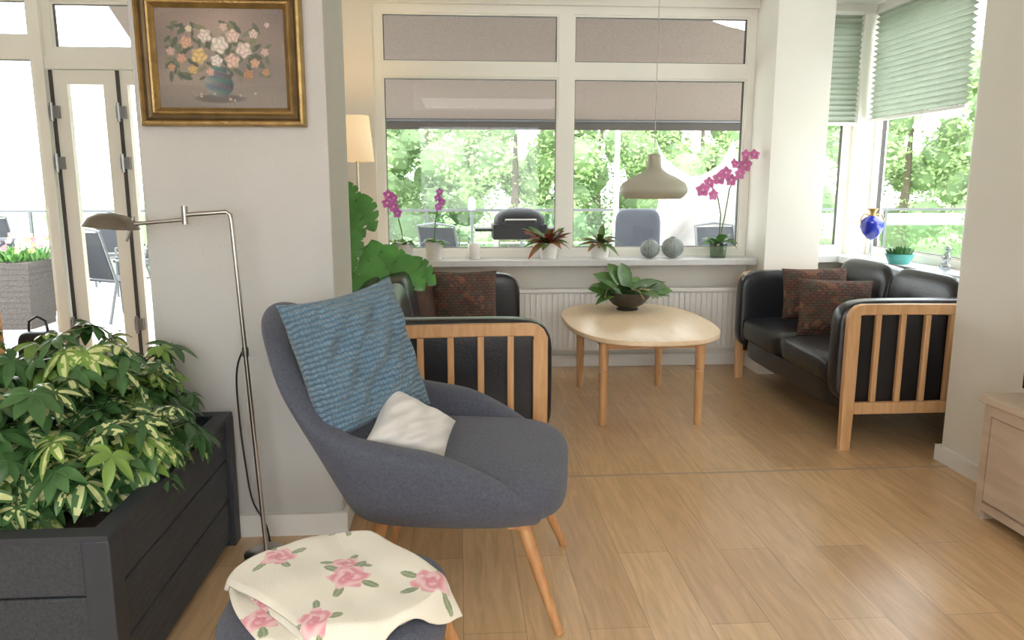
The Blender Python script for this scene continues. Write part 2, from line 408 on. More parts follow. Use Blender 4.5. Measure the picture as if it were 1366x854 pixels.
def pattern_mat():
    m,nt,b=newmat('woven_pattern_fabric'); N=nt.nodes; L=nt.links
    tc=N.new('ShaderNodeTexCoord')
    ck=N.new('ShaderNodeTexBrick'); ck.inputs['Scale'].default_value=1; ck.inputs['Brick Width'].default_value=.034; ck.inputs['Row Height'].default_value=.017; ck.inputs['Mortar Size'].default_value=.004
    ck.inputs['Color1'].default_value=lin((124,70,58)); ck.inputs['Color2'].default_value=lin((80,84,70)); ck.inputs['Mortar'].default_value=lin((74,58,52))
    L.new(tc.outputs['Object'],ck.inputs['Vector'])
    vo=N.new('ShaderNodeTexVoronoi'); vo.inputs['Scale'].default_value=34; L.new(tc.outputs['Object'],vo.inputs['Vector'])
    r=N.new('ShaderNodeValToRGB'); r.color_ramp.interpolation='CONSTANT'
    e=r.color_ramp.elements; e[0].color=lin((62,46,40)); e[0].position=0; e[1].position=.55; e[1].color=lin((118,62,48))
    x=e.new(.7); x.color=lin((84,84,62)); x=e.new(.83); x.color=lin((58,44,50)); x=e.new(.92); x.color=lin((150,104,70))
    s2=N.new('ShaderNodeSeparateColor'); L.new(vo.outputs['Color'],s2.inputs[0]); L.new(s2.outputs[0],r.inputs[0])
    mx=N.new('ShaderNodeMix'); mx.data_type='RGBA'; mx.inputs[0].default_value=.35
    L.new(ck.outputs['Color'],mx.inputs[6]); L.new(r.outputs[0],mx.inputs[7]); L.new(mx.outputs[2],b.inputs['Base Color'])
    b.inputs['Roughness'].default_value=.85
    return m
m_pat=pattern_mat()
m_brown=mat('brown_fabric',(88,64,54),.85,var=.12,vscale=20)
for args in [((.03,4.42,.63),(.97,.24,-.02),(-.28,.05,.95),.40,'brown patterned square cushion standing on leather sofa',m_pat),
             ((-.19,4.40,.62),(.60,.80,0),(-.30,.1,.95),.36,'plain brown cushion tucked behind the patterned one',m_brown)]:
    m=MB(); pillow(m,args[3],args[3]*.9,.13,wr=.004); put('cushion',m,args[5],args[0],args[1],args[2],args[4])
for args in [((2.17,4.20,.60),(.93,-.36,0),(.35,.15,.95),.40,'dark patterned cushion leaning in the leather sofa'),
             ((2.20,4.52,.64),(.93,-.38,0.05),(.30,.15,.95),.38,'red-brown patterned cushion behind another on the sofa')]:
    m=MB(); pillow(m,args[3],args[3]*.85,.13,wr=.004); put('cushion',m,m_pat,args[0],args[1],args[2],args[4])
# ------------------------------------------------------------------ coffee table
t=thing('coffee_table','light beech coffee table with rounded top on four round legs','table',(1.04,4.36,0))
m=MB()
def se(a,b,n,k=2.6): 
    return [(a*math.copysign(abs(cos(2*pi*i/n))**(2/k),cos(2*pi*i/n)),b*math.copysign(abs(sin(2*pi*i/n))**(2/k),sin(2*pi*i/n))) for i in range(n)]
def slab(m,a,b,z0,z1,k=2.6,n=72,rr=.008,mi=0):
    prof=[(1-.06,z0),(1-.015,z0+.002),(1,z0+rr),(1,z1-rr),(1-rr*.6,z1-rr*.25),(1-.02,z1)]
    vs=[];fs=[]; pts=se(a,b,n,k)
    for sc,z in prof: vs+=[(x*sc,y*sc,z) for x,y in pts]
    for j in range(len(prof)-1):
        for i in range(n): i2=(i+1)%n; fs.append([j*n+i,j*n+i2,(j+1)*n+i2,(j+1)*n+i])
    fs.append([i for i in range(n)][::-1]); e=(len(prof)-1)*n; fs.append([e+i for i in range(n)])
    m.add(vs,fs,mi)
slab(m,.425,.655,.488,.52); m.obj('table_top',m_tabtop,t)
m=MB()
for (a,b,c,d) in ((-.245,-.40,.245,-.37),(-.245,.38,.245,.41),(-.27,-.38,-.245,.41),(.245,-.38,.27,.41)): m.bb((a,b,.43),(c,d,.49))
m.obj('apron',m_beechx,t)
for x,y in ((-.265,-.40),(.265,-.41),(.26,.42),(-.26,.42)):
    m=MB(); m.lathe([(0,0),(.019,0),(.021,.01),(.025,.30),(.026,.305),(.022,.308),(.022,.316),(.026,.319),(.027,.49),(0,.49)],20,(x,y,0)); m.obj('leg',m_beech,t)
b=thing('bowl_planter','dark metallic footed bowl with broad orchid leaves on table','plant',(1.07,4.72,.52))
m=MB(); m.lathe([(0,0),(.065,0),(.07,.008),(.06,.018),(.10,.04),(.138,.085),(.155,.118),(.150,.12),(.13,.09),(.09,.05),(0,.045)],36); m.obj('bowl',mat('dark_pewter',(92,88,82),.32,.7,var=.2,vscale=20),b)
m=MB(); m.lathe([(0,.1),(.136,.1)],24); m.obj('soil',m_soil,b)
m_leafdk=mat('orchid_leaf',(84,118,60),.34,var=.4,vscale=16)
m=MB()
for i in range(34):
    a=2*pi*i/34+U(-.2,.2); e_=U(.25,1.5); d=V((cos(a),sin(a)*.7,e_)); m.leaf((.07*cos(a),.06*sin(a),.10),d,(-cos(a)*.6,-sin(a)*.6-.5,1),U(.17,.25),U(.075,.10),U(.25,.7),mi=0,fold=.08,pw=1.0)
for (dx,dy,dz,L) in ((-.45,.1,1,.32),(-.8,0,.8,.32),(-.15,.1,1,.29),(-.9,-.2,.45,.30),(.8,-.2,.5,.28),(.95,.1,.35,.32)):
    m.leaf((0,0,.1),(dx,dy,dz),(.3,-.8,.4),L,.11,.3,fold=.06,pw=1.0)
m.obj('foliage',m_leafdk,b)
m_root=mat('aerial_root',(170,160,125),.7,var=.1)
for i in range(9):
    a=U(0,6.28); m=MB(); m.tube([(.05*cos(a),.05*sin(a),.1),(.1*cos(a),.1*sin(a),.15),(.16*cos(a+.3),.16*sin(a+.3),.14),(.19*cos(a+.4),.19*sin(a+.4),.09)],.0035,6); m.obj('aerial_root',m_root,b)
# ------------------------------------------------------------------ pendant lamp
p=thing('pendant_lamp','putty coloured onion-shaped metal pendant lamp above coffee table','lamp',(1.08,4.2,1.23))
m=MB(); m.lathe([(.0,.245),(.028,.243),(.036,.235),(.037,.19),(.042,.165),(.07,.14),(.125,.115),(.172,.085),(.188,.055),(.186,.035),(.168,.012),(.150,0),(.146,.002),(.164,.016),(.180,.038),(.180,.055),(.165,.08),(.12,.108),(.065,.133),(.03,.16),(0,.165)],48); m.obj('lamp_shade',mat('putty_lacquer',(178,174,156),.4,var=.03),p)
m=MB(); m.tube([(0,0,.24),(0,0,CH-1.23-.03)],.0022,8); m.obj('cord',mat('grey_cord',(190,188,180),.6,var=.02),p)
m=MB(); m.lathe([(0,-.03),(.045,-.03),(.05,0),(0,0)],20,(0,0,CH-1.23)); m.obj('ceiling_rose',m_white,p)
m=MB(); m.sphere((0,0,.07),.03); m.obj('bulb',m_white,p)
# ------------------------------------------------------------------ fabric floor lamp
p=thing('floor_lamp','brass floor lamp with warm pleated fabric shade','lamp',(-.64,4.98,0))
m=MB(); m.lathe([(0,0),(.13,0),(.135,.012),(.12,.022),(.02,.03),(0,.03)],28); m.obj('base',mat('aged_brass',(150,128,84),.35,1,var=.1),p)
m=MB(); m.tube([(0,0,.02),(0,0,1.50)],.009,10); m.obj('pole',mat('lamp_brass',(190,180,160),.3,1,var=.05),p)
msh=mat('warm_pleated_shade',(250,234,205),.8,var=.03,emit=(255,214,160),estr=.5)
m=MB(); m.lathe([(.104,1.452),(.078,1.735)],72,rip=.03,nr=36); m.obj('lamp_shade',msh,p,solid=.002)
m=MB(); m.sphere((0,0,1.58),.03); m.obj('bulb',mat('warm_bulb',(255,230,190),.4,emit=(255,200,130),estr=6),p)
# ------------------------------------------------------------------ chrome reading lamp
p=thing('reading_lamp','brushed chrome swing-arm reading floor lamp beside the column','lamp',(-.70,2.58,0))
m=MB(); m.lathe([(0,0),(.075,0),(.078,.005),(.07,.011),(.012,.016),(0,.016)],32); m.obj('base',m_chrome,p)
m=MB(); m.tube([(0,0,.012),(-.028,.01,.60),(-.055,.02,1.18),(-.058,.02,1.205),(-.07,.02,1.215),(-.205,.02,1.205)],.0078,10); m.obj('pole',m_chrome,p)
m=MB(); m.tube([(-.205,.02,1.175),(-.205,.02,1.235)],.010,10); m.tube([(-.205,.02,1.19),(-.385,.02,1.175)],.007,10); m.tube([(-.37,.02,1.20),(-.40,.02,1.12)],.006); m.obj('swing_arm',m_chrome,p)
m=MB(); m.lathe([(.012,.048),(.04,.044),(.072,.028),(.088,.0),(.083,.0),(.068,.024),(.03,.04),(0,.042)],28,(0,0,0)); o=m.obj('lamp_shade',mat('dark_chrome',(140,135,126),.3,.9,var=.06),p,loc=(-.445,.02,1.165),rot=(0,radians(6),0))
m=MB(); m.lathe([(0,-.016),(.011,-.016),(.012,0),(.011,.016),(0,.016)],14); m.obj('dimmer_switch',m_hinge,p,loc=(-.034,.012,.74))
CP=[(-.04,.02,.75),(-.075,.06,.69),(-.10,.11,.6),(-.10,.12,.45),(-.09,.12,.30),(-.07,.11,.16),(-.025,.10,.07),(.0,.05,.025)]
m=MB(); m.tube([cr(CP,i/30) for i in range(31)],.0035,8); m.obj('cable',m_black,p)
# ------------------------------------------------------------------ armchair
m_grey=mat('grey_blue_wool',(84,88,102),.9,var=.20,vscale=120,bump=.45,bscale=260,sheen=.15)
m_legw=woodmat('oak_leg',(214,162,110),(190,138,90),'z',.4)
a=thing('armchair','grey-blue wool shell armchair with splayed wooden legs','armchair',(0.0,2.35,0),radians(-9))
Z0=.32
half=[(.285,-.305,.43),(.20,-.335,.465),(.10,-.352,.52),(-.02,-.360,.572),(-.13,-.358,.598),(-.215,-.342,.635),(-.285,-.292,.765),(-.325,-.17,.895),(-.335,0,.935)]
pts=half+[(x,-y,h) for x,y,h in half[:-1][::-1]]
def shell():
    m=MB(); NS=73
    vs=[]
    for i in range(NS):
        s=i/(NS-1); x,y,h=cr(pts,s); s2=min(1,s+.01); s1=max(0,s-.01)
        a1=cr(pts,s1);a2=cr(pts,s2); d=V((a2[0]-a1[0],a2[1]-a1[1],0)).normalized(); out=V((d.y,-d.x,0))
        if out.dot(V((x,y,0)))<0: out=-out
        back=max(0,min(1,(h-.60)/.30)); back=back*back*(3-2*back)
        th=.095-.03*back
        hh=max(h,Z0+.09)
        def pos(z,off):
            k=max(0,z-Z0)
            q=V((x,y,z))+out*off
            bk=max(0,min(1,(-x+.02)/.30)); bk=bk*bk*(3-2*bk)
            q.x-= bk*(k**1.35)*.56 ; q+= out*(k*(.13*(1-back)))
            tz=max(0,(Z0+.10-z)/.10); q.x*= (1-.07*tz*tz); q.y*=(1-.12*tz*tz)
            return q
        ring=[pos(Z0,-.06),pos(Z0+.008,-.012),pos(Z0+.04,0),pos(Z0+(hh-Z0)*.5,.004),pos(hh-.045,.008),pos(hh-.016,-.004),pos(hh,-th*.42),pos(hh-.014,-th+.008),pos(hh-.05,-th-.004),pos(Z0+(hh-Z0)*.5,-th),pos(Z0+.06,-th),pos(Z0+.02,-th)]
        vs+=ring
    K=12;fs=[]
    for i in range(NS-1):
        for k in range(K):
            k2=(k+1)%K; fs.append([i*K+k,i*K+k2,(i+1)*K+k2,(i+1)*K+k])
    fs.append(list(range(K))[::-1]); e=(NS-1)*K; fs.append([e+k for k in range(K)])
    m.add(vs,fs); return m
shell().obj('shell',m_grey,a,sub=2)
def seatw(p):
    x,y,z=p
    if z>0: z+= .014*(abs(y)/.33)**3 + .012*(1-(y/.33)**2)+ .010*(abs(x)/.33)**2*(1 if x<0 else 0) - .022*max(0,x/.33)**3
    y*=1+.03*(x/.33)-.05*max(0,x/.33)**4
    return (x,y,z)
m=MB(); m.sup((.012,0,.408),(.333,.335,.085),.66,.38,n=72,m=28,warp=seatw); m.obj('seat',m_grey,a)
for x,y,fx,fy in ((.20,-.20,.33,-.283),(.20,.20,.33,.283),(-.2,-.18,-.30,-.25),(-.2,.18,-.30,.25)):
    m=MB(); m.tube([(fx,fy,0),(fx+(x-fx)*.5,fy+(y-fy)*.5,.17),(x,y,.35)],[.013,.018,.024],14); m.obj('leg',m_legw,a)
m=MB(); m.bb((.17,-.24,.300),(.23,.24,.332)); m.obj('crossbar',m_legw,a,bev=.004)
m=MB(); m.bb((-.23,-.22,.300),(-.17,.22,.332)); m.obj('crossbar',m_legw,a,bev=.004)
def knit():
    m,nt,b=newmat('blue_waffle_knit'); N=nt.nodes; L=nt.links
    tc=N.new('ShaderNodeTexCoord')
    w=N.new('ShaderNodeTexWave'); w.inputs['Scale'].default_value=20; w.bands_direction='Y'; w.inputs['Distortion'].default_value=2.6; w.inputs['Detail'].default_value=2; w.inputs['Detail Scale'].default_value=2.2
    w2=N.new('ShaderNodeTexWave'); w2.inputs['Scale'].default_value=34; w2.bands_direction='X'; w2.inputs['Distortion'].default_value=1.5
    L.new(tc.outputs['Object'],w.inputs['Vector']); L.new(tc.outputs['Object'],w2.inputs['Vector'])
    ml=N.new('ShaderNodeMath'); ml.operation='MULTIPLY'; L.new(w.outputs['Fac'],ml.inputs[0]); 
    ad=N.new('ShaderNodeMath'); ad.operation='MULTIPLY_ADD'; ad.inputs[1].default_value=.5; ad.inputs[2].default_value=.5; L.new(w2.outputs['Fac'],ad.inputs[0]); L.new(ad.outputs[0],ml.inputs[1])
    r=N.new('ShaderNodeValToRGB'); r.color_ramp.elements[0].color=lin((78,110,132)); r.color_ramp.elements[1].color=lin((122,158,182)); r.color_ramp.elements[1].position=.7
    L.new(ml.outputs[0],r.inputs[0]); L.new(r.outputs[0],b.inputs['Base Color'])
    bp=N.new('ShaderNodeBump'); bp.inputs['Strength'].default_value=.9; bp.inputs['Distance'].default_value=.014; L.new(ml.outputs[0],bp.inputs['Height']); L.new(bp.outputs[0],b.inputs['Normal'])
    b.inputs['Roughness'].default_value=.95; b.inputs['Sheen Weight'].default_value=.3
    return m
m=MB(); pillow(m,.42,.43,.18,n=60,cr_=.20,wr=.013,ph=1); put('cushion',m,knit(),(-.305,2.25,.79),(.66,.68,.10),(-.46,-.05,.88),'light blue ribbed knit square cushion leaning on armchair back')
m=MB(); pillow(m,.25,.21,.13,n=50,cr_=.18,wr=.005,ph=2); put('cushion',m,mat('silver_satin',(208,205,200),.5,var=.02,vscale=14,bump=.5,bscale=14,sheen=.2),(-.145,2.18,.58),(.84,.15,-.52),(-.42,.45,.78),'small silver satin cushion resting on the armchair seat')
# ------------------------------------------------------------------ ottoman
OX,OY,OR=-.28,1.585,0
A0,B0=.245,.215
o=thing('ottoman','round-cornered grey-blue wool footstool with wooden legs','footstool',(OX,OY,0),OR)
m=MB(); m.sup((0,0,.365),(A0,B0,.05),.5,.6,n=56,m=18); m.obj('seat',m_grey,o)
for sx in (-1,1):
    for sy in (-1,1):
        m=MB(); m.tube([(sx*.30,sy*.235,0),(sx*.19,sy*.15,.33)],[.013,.022],14); m.obj('leg',m_legw,o)
def rose(u,v,c,rad,seed):
    dx,dy=u-c[0],v-c[1]; r=math.hypot(dx,dy)/rad; a=math.atan2(dy,dx)
    if r>2.3: return None
    rnd=random.Random(seed); k=rnd.choice((5,6)); ph=rnd.random()*6
    edge=1+.14*cos(k*a+ph)+.05*cos(11*a)
    if r<edge:
        w=.5+.5*sin(r*9+1.8*sin(a*k/2.+ph+r*2)+a*1.0)
        c1=(228,146,158);c2=(244,206,206);c3=(212,108,130)
        q=[c1[i]*(1-w)+c2[i]*w for i in range(3)]
        if r<.3: q=[q[i]*.5+c3[i]*.5 for i in range(3)]
        if r>edge-.12: q=[q[i]*.5+c2[i]*.5 for i in range(3)]
        return q
    for j in range(4):
        la=ph+j*1.57+rnd.random()*.6; lx,ly=c[0]+cos(la)*rad*1.35,c[1]+sin(la)*rad*1.35
        ex,ey=u-lx,v-ly; p=ex*cos(la)+ey*sin(la); q=-ex*sin(la)+ey*cos(la)
        if (p/(rad*.52))**2+(q/(rad*.24))**2<1:
            return (134,150,112) if abs(q)>rad*.04 else (170,178,138)
    return None
def blanket(m,cols,P,e1,e2,w,h,ztop,wr,roses,k=0,NX=150,NY=130):
    def f(u,v):
        a=u*w*(1-.03*sin(v*7+k)); b=v*h*(1-.04*sin(u*6+k)); 
        x=P[0]+e1[0]*a+e2[0]*b-OX; y=P[1]+e1[1]*a+e2[1]*b-OY
        rr=(abs(x/A0)**2.4+abs(y/B0)**2.4)**(1/2.4)
        wz=wr*(sin(x*19+y*9+k)+.7*sin(y*29-x*12+k*2)+.5*sin(x*43+y*35))
        z=ztop+wz*.6-.008*min(1,rr*rr)
        if rr>.94:
            ex=(rr-.94)*.25
            sfac=min(1,ex/.03)
            z-= ex*.95*sfac*(1+.15*sin(x*31+y*27+k))
            x*=1-.30*ex/(rr*.25+.001); y*=1-.30*ex/(rr*.25+.001)
        z=max(z,.25+ (ztop-.44))
        ed=min(u,1-u,v,1-v)
        if ed<.03: z-=.006*(1-ed/.03)
        return (x,y,z)
    m.grid(f,NX,NY)
    for j in range(NY):
        for i in range(NX):
            u=i/(NX-1);v=j/(NY-1); col=(240,235,219)
            for q,(c,rad) in enumerate(roses):
                rc=rose(u*w,v*h,(c[0]*w,c[1]*h),rad,q*7+3+k)
                if rc: col=rc;break
            cols.append(lin(col))
th=thing('throw_blanket','cream fleece throw with pink roses folded over footstool','blanket',(OX,OY,0),OR)
m_fl=vcmat('rose_print_fleece',.95,.3,400,.4)
def unit(a): return (cos(radians(a)),sin(radians(a)))
m=MB();cols=[]; blanket(m,cols,(-.35,1.84),unit(-60),unit(-151),.42,.27,.425,.003,[((.75,.9),.035)],k=1); m.obj('lower_fold',m_fl,th,cols=cols,solid=.010)
m=MB();cols=[]; blanket(m,cols,(-.31,1.855),unit(-55),unit(-145),.45,.29,.438,.004,[((.5,.97),.036)],k=2); m.obj('middle_fold',m_fl,th,cols=cols,solid=.010)
m=MB();cols=[]; blanket(m,cols,(-.28,1.865),unit(-51),unit(-138),.46,.35,.452,.006,[((.55,.50),.043),((.43,.42),.032),((.82,.13),.042),((.12,.66),.036),((.06,.12),.026),((.72,.90),.034)],k=4,NX=200,NY=160); m.obj('upper_fold',m_fl,th,cols=cols,solid=.010)
# ------------------------------------------------------------------ planter + umbrella plants
m_pl=mat('charcoal_stained_wood',(64,68,74),.6,var=.25,vscale=14,bump=.5,bscale=40,stretch=(8,.6,8))
m_pl2=mat('charcoal_painted_post',(56,60,67),.5,var=.08,vscale=8)
p=thing('planter_box','large charcoal wooden planter box with horizontal boards','planter',(-1.39,2.23,0))
X0,X1,Y0,Y1=-.55,.55,-.50,.475
for nm,(lo,hi) in {'a':((X0,Y0,0),(X1,Y0+.025,0)),'b':((X0,Y1-.025,0),(X1,Y1,0)),'c':((X0,Y0+.025,0),(X0+.025,Y1-.025,0)),'d':((X1-.025,Y0+.025,0),(X1,Y1-.025,0))}.items():
    m=MB()
    for k in range(3): m.bb((lo[0]+.001,lo[1]+.001,.035+k*.15),(hi[0]-.001,hi[1]-.001,.035+k*.15+.145))
    m.obj('side_panel',m_pl,p,bev=.004)
for x in (X0+.02,X1-.02):
    for y in (Y0+.02,Y1-.02):
        m=MB(); m.box((x,y,.24),(.065,.065,.48)); m.obj('corner_post',m_pl2,p,bev=.004)
m=MB(); m.bb((X0-.01,Y0-.01,.478),(X1+.01,Y0+.04,.492)); m.bb((X0-.01,Y1-.04,.478),(X1+.01,Y1+.01,.492)); m.bb((X1-.04,Y0+.04,.478),(X1+.01,Y1-.04,.492)); m.bb((X0-.01,Y0+.04,.478),(X0+.04,Y1-.04,.492)); m.obj('rim',m_pl2,p)
m=MB(); m.bb((X0+.03,Y0+.03,.40),(X1-.03,Y1-.03,.43)); m.obj('soil',m_soil,p)
m_umb=mat('umbrella_leaf_green',(68,106,60),.26,var=.35,vscale=9)
m_umc=mat('umbrella_leaf_cream',(204,212,148),.32,var=.2,vscale=25)
m_uml=mat('umbrella_leaf_young',(122,156,74),.32,var=.2,vscale=12)
def umbrella(name,loc,H_,spread,nst,label,seed,vp=.5,young=.15,nh=18,xmax=-.80,ymin=1.72):
    rn=random.Random(seed); UU=lambda a,b: a+(b-a)*rn.random()
    p=thing(name,label,'plant',loc)
    mf=MB(); ms=MB()
    for s_ in range(nst):
        a=UU(0,2*pi); rs=math.sqrt(UU(0,1)); top=V((cos(a)*rs*spread,sin(a)*rs*spread,H_*UU(.45,1)))
        base=V((cos(a)*.04,sin(a)*.04,0)); ms.tube([base,(base+top)/2+V((UU(-.02,.02),UU(-.02,.02),0)),top],[.007,.005,.004],6)
        for w in range(nh):
            t=UU(.15,1); pt=base.lerp(top,t); b=UU(0,2*pi)
            d=V((cos(b),sin(b),UU(-.1,.9))).normalized(); pl=UU(.05,.14); hub=pt+d*pl
            wy=loc[1]+hub.y; wx=loc[0]+hub.x
            if wy>2.62: hub.y-= (wy-2.62)
            if wy<ymin: hub.y+= (ymin-wy)
            if wx>xmax: hub.x-=(wx-xmax)
            ms.tube([pt,hub],.0022,5,cap=False)
            ax=(d*.65+V((0,-.12,.75))).normalized(); r1=ax.cross(V((.3,.9,.1))).normalized(); r2=ax.cross(r1)
            nl=rn.choice((6,7,7,8)); L0=UU(.05,.088); off=UU(0,6); yg=rn.random()<young*t*1.6; vv=rn.random()<vp
            for l in range(nl):
                c=off+2*pi*l/nl; dd=(r1*cos(c)+r2*sin(c)+ax*UU(-.3,.15))
                base_mi=2 if yg else 0
                var=vv and rn.random()<.8
                mf.leaf(hub,dd,ax,L0*UU(.8,1.12),L0*.44,UU(.2,.65),seg=7,mi=base_mi,mi2=1 if var else base_mi,fold=.1,pw=1.0,inner=UU(.3,.62),keep=.8,rn=rn)
    ms.obj('stem',m_stem,p); mf.obj('foliage',[m_umb,m_umc,m_uml],p)
umbrella('umbrella_plant',(-1.08,2.42,.43),.46,.20,12,'variegated umbrella plant with glossy leaves in charcoal planter',3,.5,.25)
umbrella('umbrella_plant',(-1.22,2.05,.43),.38,.26,13,'bushy variegated umbrella plant leaning over charcoal planter edge',5,.55)
umbrella('umbrella_plant',(-1.14,1.92,.43),.22,.20,9,'low variegated umbrella plant at planter corner',8,.6)
umbrella('umbrella_plant',(-1.02,2.16,.43),.24,.22,11,'low spreading umbrella plant overhanging the planter rim',22,.55)
umbrella('umbrella_plant',(-1.52,2.32,.43),.46,.28,13,'tall umbrella plant with dark leaves in charcoal planter',11,.4)
umbrella('umbrella_plant',(-1.58,1.98,.43),.32,.28,12,'dark green umbrella plant in the charcoal planter',15,.4)
# ------------------------------------------------------------------ painting
pc=thing('framed_painting','oil painting of flower bouquet in ornate gold frame','painting',(-.79,2.738,1.722))
m_gold=mat('antique_gold',(168,140,90),.38,.75,var=.2,vscale=25,bump=.3,bscale=80)
m_gold2=mat('dark_bronze_gold',(98,80,54),.45,.6,var=.2,vscale=25)
def frame(W,H_,prof,mt,nm):
    m=MB(); vs=[];fs=[]
    for (t_,y) in prof:
        hx=W/2-t_;hz=H_/2-t_
        vs+=[(-hx,y,-hz),(hx,y,-hz),(hx,y,hz),(-hx,y,hz)]
    n=len(prof)
    for j in range(n-1):
        for k in range(4):
            k2=(k+1)%4; fs.append([j*4+k,j*4+k2,(j+1)*4+k2,(j+1)*4+k])
    m.add(vs,fs); m.obj(nm,mt,pc,smooth=False)
frame(.545,.445,[(0,0),(0,-.03),(.006,-.042),(.014,-.044),(.019,-.036)],m_gold,'outer_frame')
frame(.545,.445,[(.019,-.036),(.026,-.028),(.036,-.026)],m_gold2,'frame_cove')
frame(.545,.445,[(.036,-.026),(.042,-.032),(.048,-.03),(.056,-.02),(.062,-.014),(.062,-.008)],m_gold,'inner_frame')
m=MB();NX,NY=240,190;W_,H_=.425,.325
m.grid(lambda u,v:((u-.5)*W_,-.010,(v-.5)*H_),NX,NY)
rp=random.Random(4)
ga=lambda a:.46+(a-.5)*1.35
gb=lambda b:.30+(b-.42)*1.12
fl=[(.33,.74,.045,(222,170,140)),(.44,.80,.05,(238,220,208)),(.52,.72,.065,(243,230,216)),(.60,.80,.05,(236,204,190)),(.66,.68,.06,(240,214,202)),(.40,.62,.06,(232,196,124)),(.50,.58,.045,(244,232,222)),(.59,.58,.055,(236,196,176)),(.30,.60,.035,(214,160,130)),(.24,.66,.032,(210,170,156)),(.24,.52,.028,(204,150,110)),(.72,.56,.035,(222,170,140)),(.78,.66,.03,(220,180,166)),(.68,.46,.038,(190,134,92)),(.78,.48,.03,(196,142,100)),(.72,.82,.035,(230,200,192)),(.35,.86,.025,(236,222,186)),(.55,.88,.03,(226,192,176)),(.36,.50,.035,(216,176,104)),(.80,.90,.02,(225,190,180)),(.46,.48,.03,(224,176,156))]
fl=[(ga(a),gb(b),r*1.35,[.86*q+.14*w for q,w in zip(c,(170,158,142))]) for a,b,r,c in fl]
lv=[(ga(rp.uniform(.22,.8)),gb(rp.uniform(.42,.92)),rp.uniform(.014,.026),rp.uniform(0,3.1),rp.choice([(90,98,76),(104,110,84),(78,86,70),(122,124,92)])) for _ in range(100)]
pet=[(rp.uniform(.28,.75),rp.uniform(.08,.16),.014,(192,170,152)) for _ in range(8)]
def mixc(a,b,t): return [x*(1-t)+y*t for x,y in zip(a,b)]
cols=[]
for j in range(NY):
    for i in range(NX):
        u=i/(NX-1);v=j/(NY-1)
        g=.5+.5*sin(u*5+v*3)*sin(v*7-u*2); base=[134+26*g-34*abs(u-.5)+8*v,126+20*g-30*abs(u-.5),116+16*g-26*abs(u-.5)]
        if v<.22+.02*sin(u*9): base=[x*.88+10 for x in base]
        c=base
        x=u*1.3;y=v
        d=((u-.47)/.22)**2+((v-.10)/.05)**2
        if d<1: c=mixc(c,[q*.75 for q in c],min(1,(1-d)*2))
        for (a,b_,r_,an,cc) in lv:
            ex=x-a*1.3;ey=y-b_;p_=ex*cos(an)+ey*sin(an);q=-ex*sin(an)+ey*cos(an)
            dd=(p_/(r_*2.6))**2+(q/r_)**2
            if dd<1.2: c=mixc(c,cc,min(.85,(1.2-dd)*1.6))
        vd=((x-.47*1.3)/.15)**2+((y-.24)/.135)**2
        if vd<1 or (abs(x-.47*1.3)<.08 and .30<y<.42):
            s=(x-.47*1.3)/.15; cc=[100-30*s+14*sin(y*60+x*20),110-30*s+10*sin(y*50),112-28*s]; c=mixc(c,cc,min(1,max(.2,(1-vd)*5)) if vd<1 else 1)
        for (a,b_,r_,cc) in fl+pet:
            ex=x-a*1.3;ey=y-b_
            if abs(ex)>r_*1.4 or abs(ey)>r_*1.4: continue
            rr=math.hypot(ex,ey)/r_; an=math.atan2(ey,ex); ed=1.05+.12*cos(5*an+a*40)
            if rr<ed:
                w=.5+.5*sin(rr*8+2*sin(an*3+b_*30)); c=mixc(c,[q*(.84+.17*w) for q in cc],min(1,(ed-rr)*4))
        cols.append(lin([max(0,min(255,q)) for q in c]))
m.obj('canvas',vcmat('oil_paint',.45,.3,120),pc,cols=cols)
# ------------------------------------------------------------------ sideboard + tv
m_sb=woodmat('pale_oak_laminate',(202,182,160),(184,162,140),'y',.5,8)
s=thing('sideboard','low pale oak sideboard with framed door fronts against wall','cabinet',(2.16,2.10,0))
m=MB(); m.bb((-.115,-.62,.0),(.115,-.58,.47)); m.bb((-.115,.58,0),(.115,.62,.47)); m.bb((-.10,-.58,.045),(.115,.58,.46)); m.bb((-.125,-.58,.425),(-.10,.58,.468)); m.bb((-.125,-.58,.045),(-.10,.58,.075)); m.obj('body',m_sb,s)
m=MB(); m.bb((-.135,-.63,.47),(.12,.63,.50)); m.obj('top',m_sb,s,bev=.003)
for i in range(2):
    y=-.29+.58*i
    m=MB(); m.bb((-.118,y-.284,.08),(-.10,y+.284,.42)); m.obj('door',m_sb,s,bev=.003)
tv=thing('television','slim dark flat television standing on the pale sideboard','television',(2.12,2.15,.5))
m=MB(); m.bb((-.015,-.42,.05),(.015,.47,.33)); m.obj('screen',m_black,tv,bev=.004)
m=MB(); m.bb((-.07,-.12,0),(.07,.16,.01)); m.bb((-.008,-.02,.01),(.008,.06,.06)); m.obj('stand',m_black,tv)
# ------------------------------------------------------------------ monstera
m_mon=mat('monstera_leaf',(82,142,64),.33,var=.25,vscale=7)
def monleaf(m,c,d,nrm,L,W):
    c=V(c);d=V(d).normalized();s=d.cross(V(nrm)).normalized();n=s.cross(d)
    K=40
    outl=[]
    for i in range(K+1):
        t=i/K; w=W*.5*(sin(pi*min(1,(t*.93+.07)**.75)))**.7
        notch=1
        if .25<t<.85:
            ph_=i%10
            notch={0:.45,1:.75,9:.75}.get(ph_,1)
        outl.append((t,w*notch))
    vs=[];fs=[]
    for t,w in outl:
        q=c+d*(L*t)-V((0,0,1))*(.22*L*t*t)
        back=-.20*L*max(0,1-t*3)
        for o in (-1,-.5,0,.5,1):
            vs.append(q+s*(o*w)+d*(back*abs(o)+.10*L*abs(o))+n*(-.10*abs(o)*W*.5))
    for i in range(K):
        for k in range(4): fs.append([i*5+k,i*5+k+1,i*5+k+6,i*5+k+5])
    m.add(vs,fs)
p=thing('monstera_plant','potted monstera with large split green leaves behind sofa','plant',(-.72,4.22,0))
